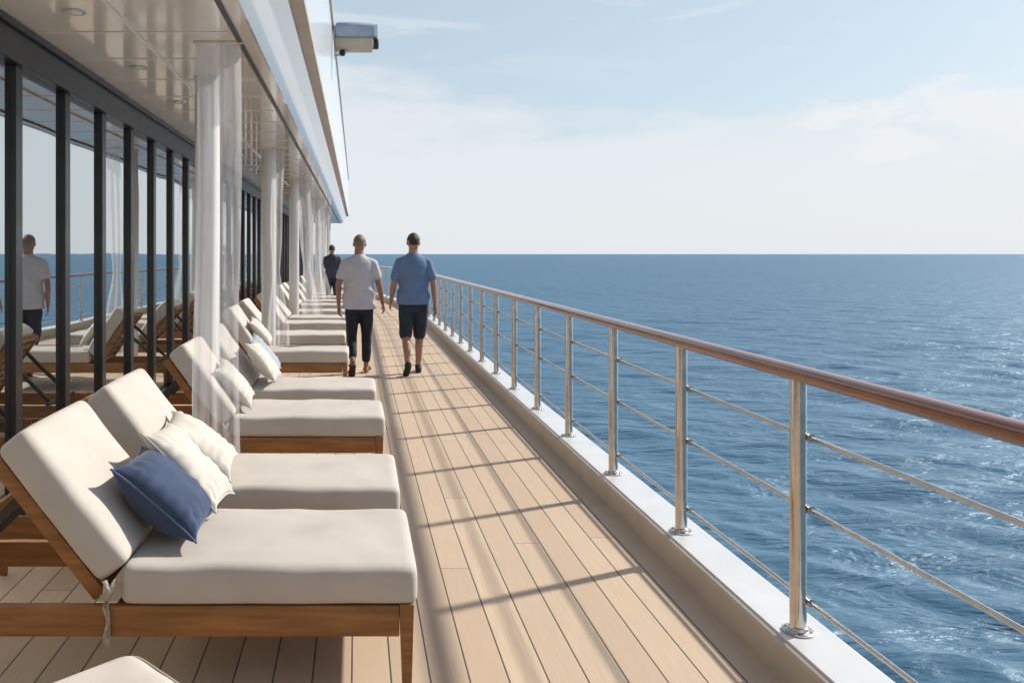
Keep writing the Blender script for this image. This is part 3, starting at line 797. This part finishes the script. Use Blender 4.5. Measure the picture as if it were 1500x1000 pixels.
# side table between second and third lounger
st = empty('side_table', (-1.24, 5.02, 0))
bm = newbm(); lathe(bm, [(.20, .470), (.215, .476), (.215, .490), (.205, .496), (.19, .486), (.02, .484)], seg=40); mesh_obj('table_top', bm, M['white_paint'], st, True, 40)
bm = newbm(); lathe(bm, [(.15, .001), (.17, .08), (.185, .30), (.19, .468)], seg=32); mesh_obj('drum', bm, M['table_body'], st, True, 40)
tag(st, 'round side table with white rim and wooden drum between second and third loungers', 'side table')

# ------------------------------------------------------------------ people
def ellipse_loft(bm, rings, seg=24):
    """rings: (cx,cy,z,rx,ry)"""
    rr = []; dense = []
    for i in range(len(rings)-1):
        p0 = rings[max(i-1, 0)]; p1 = rings[i]; p2 = rings[i+1]; p3 = rings[min(i+2, len(rings)-1)]
        m_ = max(1, int(abs(p2[2]-p1[2])/.012))
        for k in range(m_):
            t = k/m_
            dense.append(tuple((2*b+(c-a)*t+(2*a-5*b+4*c-d)*t*t+(-a+3*b-3*c+d)*t*t*t)/2 if q_ != 2 else b+(c-b)*t for q_, (a, b, c, d) in enumerate(zip(p0, p1, p2, p3))))
    dense.append(rings[-1]); rings = dense; seg = max(seg, 64)
    for cx, cy, z, rx, ry in rings:
        rr.append([bm.verts.new((cx+rx*math.cos(2*math.pi*k/seg), cy+ry*math.sin(2*math.pi*k/seg), z)) for k in range(seg)])
    for a, b in zip(rr, rr[1:]):
        for k in range(seg): bm.faces.new((a[k], a[(k+1) % seg], b[(k+1) % seg], b[k]))
    bm.faces.new(list(reversed(rr[0]))); bm.faces.new(rr[-1])
def limb(bm, pts, rs, seg=14, fl=1.0):
    """tapered round-ended limb along pts; interpolates for smooth joints"""
    P = [Vector(p) for p in pts]
    for i in range(len(P)-1):
        a, b = P[i], P[i+1]; n = max(2, int((b-a).length/.02)); 
        for k in range(n+1):
            t = k/n; c = a.lerp(b, t); r = rs[i]*(1-t)+rs[i+1]*t
            m = bmesh.ops.create_icosphere(bm, subdivisions=1 if r < .02 else 2, radius=r*1.02)
            for v in m['verts']: v.co = v.co + c
def ball(bm, c, rx, ry, rz, sub=3, rot=None):
    m = bmesh.ops.create_icosphere(bm, subdivisions=sub, radius=1)
    for v in m['verts']:
        q = Vector((v.co.x*rx, v.co.y*ry, v.co.z*rz))
        if rot: q = rot @ q
        v.co = q+Vector(c)
def remesh(o, vox, it=3, f=.5):
    r = o.modifiers.new('r', 'REMESH'); r.mode = 'VOXEL'; r.voxel_size = vox; r.use_smooth_shade = True
    s = o.modifiers.new('s', 'SMOOTH'); s.factor = f; s.iterations = it
def hand(bm, wrist, down, side, fwd, curl=.5):
    """palm and five fingers; down: along forearm, side: towards body midline (palm side), fwd: thumb side"""
    w_ = Vector(wrist); d = Vector(down).normalized(); s = Vector(side).normalized(); f = Vector(fwd).normalized()
    for k in range(5):
        t = k/4
        limb(bm, [w_+d*.015+f*(-.012+.012*2*t*.9), w_+d*.09+f*(-.031+.062*t)], [.019, .015])
    lens = [.058, .072, .078, .070]
    for k in range(4):
        base = w_+d*.092+f*(-.031+.0205*k); ln = lens[k]; c = curl*(1.15-.1*k)
        p1 = base+d*ln*.45*math.cos(c*.5)+s*ln*.45*math.sin(c*.5)
        p2 = p1+d*ln*.32*math.cos(c*1.2)+s*ln*.32*math.sin(c*1.2)
        p3 = p2+d*ln*.25*math.cos(c*1.8)+s*ln*.25*math.sin(c*1.8)
        limb(bm, [base, p1, p2, p3], [.0095, .009, .008, .007])
    b = w_+d*.03+f*.03; limb(bm, [b, b+d*.035+f*.02+s*.008, b+d*.065+f*.024+s*.018], [.012, .0105, .0085])

def person(loc, rz, lab, skin, shirt, lower, hairm, shoe, pose, long_legs, cap=1.0, scale=1.0):
    root = empty('person', loc, rz); root.scale = (scale,)*3
    p = pose
    bm = newbm()
    ellipse_loft(bm, [(0, 0, .84, .10, .08), (0, 0, .88, .155, .11), (0, 0, .96, .170, .120), (0, 0, 1.06, .158, .112), (0, .0, 1.16, .158, .112), (0, 0, 1.28, .175, .118), (0, 0, 1.38, .190, .118), (0, 0, 1.45, .175, .100), (0, 0, 1.50, .115, .080), (0, 0, 1.54, .066, .064), (0, .008, 1.62, .058, .060)])
    hx, hy = p.get('head', (0, .015))
    hc = Vector((hx, hy, 1.682))
    ball(bm, hc+Vector((0, -.006, .022)), .078, .098, .094); ball(bm, hc+Vector((0, .025, -.045)), .060, .070, .072); ball(bm, hc+Vector((0, -.02, -.03)), .066, .070, .075)
    ball(bm, hc+Vector((0, .108, -.015)), .013, .018, .022, 2)       # nose
    for s in (-1, 1): ball(bm, hc+Vector((s*.080, -.004, -.008)), .010, .020, .032, 2)
    ball(bm, hc+Vector((0, .088, -.058)), .024, .010, .008, 2)
    limb(bm, [(0, 0, 1.50), (hx*.6, hy*.6, 1.60)], [.062, .056])
    for s in (-1, 1):
        sh = Vector((s*.185, 0, 1.425)); el = Vector(p['elbow'][s]); wr = Vector(p['wrist'][s])
        limb(bm, [sh*1.0+Vector((-s*.03, 0, .005)), sh, el], [.060, .056, .040]); mid = el.lerp(wr, .3); limb(bm, [el, mid, wr], [.040, .039, .026])
        hand(bm, wr, (wr-el), (-s, .2, 0), (-.3*s, 1, .1), .55)
    for s in (-1, 1):
        hp = Vector((s*.088, 0, .90)); kn = Vector(p['knee'][s]); an = Vector(p['ankle'][s])
        limb(bm, [hp, hp.lerp(kn, .4), kn], [.092, .082, .056])
        cf = kn.lerp(an, .32)+Vector((0, -.015, 0)); limb(bm, [kn, cf, an], [.050, .046, .034] if long_legs else [.054, .054, .035])
        pt = p.get('pitch', {-1: 0, 1: 0})[s]        # heel lift
        fd = Vector((s*.10, math.cos(pt), -math.sin(pt))).normalized()
        heel = an + Vector((0, -.030, -.045 if pt == 0 else -.03)); 
        limb(bm, [an, heel], [.036, .032])
        limb(bm, [heel, heel+fd*.13, heel+fd*.215+Vector((0, 0, -.004))], [.033, .036, .024])
    body = mesh_obj('body', bm, skin, root, True); remesh(body, .0075, 3)
    for s in (-1, 1):
        bm = newbm(); ball(bm, hc+Vector((s*.030, .086, .004)), .012, .010, .008, 2); mesh_obj('eye', bm, M['eye'], body, True)
    # hair cap: back and top of the skull
    bm = newbm(); ball(bm, hc+Vector((0, -.008, .026)), .0815*cap, .101*cap, .096*cap)
    dele = [v for v in bm.verts if (v.co.y > hc.y+.055 and v.co.z < hc.z+.055) or v.co.z < hc.z-.030-.02*(v.co.y < hc.y-.03) or (abs(v.co.x-hc.x) > .07 and v.co.z < hc.z+.012)]
    bmesh.ops.delete(bm, geom=dele, context='VERTS')
    for v in bm.verts: v.co += Vector((noise.noise(v.co*40), noise.noise(v.co*40+Vector((9, 0, 0))), noise.noise(v.co*40+Vector((0, 9, 0)))))*.004
    h_ = mesh_obj('hair', bm, hairm, root, True); so = h_.modifiers.new('t', 'SOLIDIFY'); so.thickness = .008
    # shirt
    bm = newbm(); hem = p['hem']; hw = p.get('hemw', .192)+.008
    rings_ = [(0, 0, hem, hw, .140), (0, 0, hem+.02, hw, .142), (0, 0, 1.02, hw-.004, .140), (0, -.004, 1.14, .180, .132), (0, -.004, 1.26, .190, .134), (0, 0, 1.37, .205, .134), (0, 0, 1.44, .196, .116), (0, 0, 1.492, .145, .096), (0, 0, 1.53, .085, .078), (0, .003, 1.548, .070, .070)]
    ellipse_loft(bm, rings_, 36)
    for s in (-1, 1):
        sh = Vector((s*.178, 0, 1.42)); el = Vector(p['elbow'][s]); e2 = sh.lerp(el, p.get('sleeve', .72))
        limb(bm, [(s*.05, 0, 1.468), (s*.12, 0, 1.445), sh], [.060, .066, .068]); limb(bm, [sh, e2], [.068, .068])
    for v in bm.verts:   # cloth folds
        q = v.co
        low = max(0, min(1, (1.36-q.z)/.3))
        f_ = .006*math.sin(q.z*30+q.x*14+4*noise.noise(q*4))*low
        rd = 1-2.2*abs(noise.noise(Vector((q.x*6+q.z*3+loc[0]*9, q.y*6, q.z*7-q.x*5))))
        f_ += .016*rd*abs(rd)*(.35+.65*low) + .012*noise.noise(Vector((q.x*4, q.y*4, q.z*3+scale*7)))
        d_ = Vector((q.x, q.y, 0))
        if d_.length > .02: v.co += d_.normalized()*f_
    o = mesh_obj('shirt', bm, shirt, root, True); remesh(o, .009, 2)
    # trousers or shorts
    bm = newbm(); ellipse_loft(bm, [(0, 0, .80, .140, .112), (0, 0, .87, .172, .124), (0, 0, 1.0, .165, .118)], 30)
    for s in (-1, 1):
        hp = Vector((s*.090, 0, .88)); kn = Vector(p['knee'][s]); an = Vector(p['ankle'][s])
        if long_legs:
            e2 = kn.lerp(an, .74); limb(bm, [hp, hp.lerp(kn, .45), kn, e2], [.098, .090, .070, .061])
        else:
            limb(bm, [hp, hp.lerp(kn, .5), kn.lerp(hp, .04)], [.104, .096, .086])
    for v in bm.verts:
        q = v.co; v.co += Vector((noise.noise(Vector((q.x*14, q.y*14, q.z*9))), noise.noise(Vector((q.x*14+7, q.y*14, q.z*9))), 0))*.008
    o = mesh_obj('trousers' if long_legs else 'shorts', bm, lower, root, True); remesh(o, .009, 2)
    for s in (-1, 1):
        an = Vector(p['ankle'][s]); pt = p.get('pitch', {-1: 0, 1: 0})[s]
        fd = Vector((s*.10, math.cos(pt), -math.sin(pt))).normalized(); heel = an+Vector((0, -.030, -.045 if pt == 0 else -.03))
        bm = newbm()
        if shoe == 'sandal':
            rt = fd.cross(Vector((0, 0, 1))).normalized(); upv = rt.cross(fd).normalized()
            mt = Matrix((rt, fd, upv)).transposed().to_4x4(); mt.translation = heel - upv*.036
            box(bm, -.042, .042, -.035, .245, -.016, -.002, mtx=mt, bev=.006)
            pts = [heel+fd*.13+rt*(.044*math.cos(a))+upv*(.045*math.sin(a)-.005) for a in [math.pi*k/10 for k in range(11)]]
            tube(bm, pts, .010, 8)
            pts = [heel+fd*.02+rt*(.040*math.cos(a))+upv*(.040*math.sin(a)) for a in [math.pi*k/10 for k in range(11)]]
            tube(bm, pts, .008, 8)
            mesh_obj('sandal', bm, M['leather'], root, True, 40)
        else:
            limb(bm, [an+Vector((0, -.005, .0)), heel+Vector((0, 0, .012))], [.045, .044])
            limb(bm, [heel, heel+fd*.12, heel+fd*.22], [.041, .045, .033])
            o = mesh_obj('shoe', bm, M['shoe'], root, True); remesh(o, .007, 3)
    tag(root, lab, 'person')
    return root

poseA = dict(head=(.006, .025), elbow={-1: (-.265, -.045, 1.15), 1: (.258, .03, 1.15)}, wrist={-1: (-.262, -.02, .895), 1: (.300, .13, .91)},
             knee={-1: (-.098, .055, .505), 1: (.090, .13, .495)}, ankle={-1: (-.075, -.20, .185), 1: (.085, .16, .082)}, pitch={-1: .95, 1: 0}, hem=.845, hemw=.198, sleeve=.55)
person((.035, 10.55, 0), R(-3), 'person in pale grey T-shirt and dark cropped trousers walking away in sandals', M['skin2'], M['grey_tee'], M['navy'], M['hair2'], 'sandal', poseA, True)
poseB = dict(head=(0, .01), elbow={-1: (-.255, -.02, 1.15), 1: (.252, -.04, 1.16)}, wrist={-1: (-.275, .13, .92), 1: (.268, -.07, .90)},
             knee={-1: (-.098, .02, .50), 1: (.09, .13, .495)}, ankle={-1: (-.09, -.20, .150), 1: (.08, .17, .082)}, pitch={-1: .70, 1: 0}, hem=.895, hemw=.196, sleeve=.66)
person((.735, 10.55, 0), R(2), 'person in blue T-shirt, dark shorts and black shoes walking beside the railing', M['skin'], M['blue_tee'], M['navy2'], M['hair'], 'shoe', poseB, False, cap=1.03, scale=1.01)
poseC = dict(head=(0, .01), elbow={-1: (-.24, -.03, 1.15), 1: (.24, .01, 1.16)}, wrist={-1: (-.25, .12, .92), 1: (.25, .06, .91)},
             knee={-1: (-.105, .03, .50), 1: (.10, .04, .49)}, ankle={-1: (-.095, -.05, .082), 1: (.085, .05, .082)}, hem=.90, sleeve=.7)
p3 = person((-.66, 22.24, 0), R(0), 'distant person in slate shirt and dark trousers among the farthest loungers', M['skin2'], M['slate_tee'], M['navy'], M['hair'], 'shoe', poseC, True, scale=1.0)

bpy.context.view_layer.update()
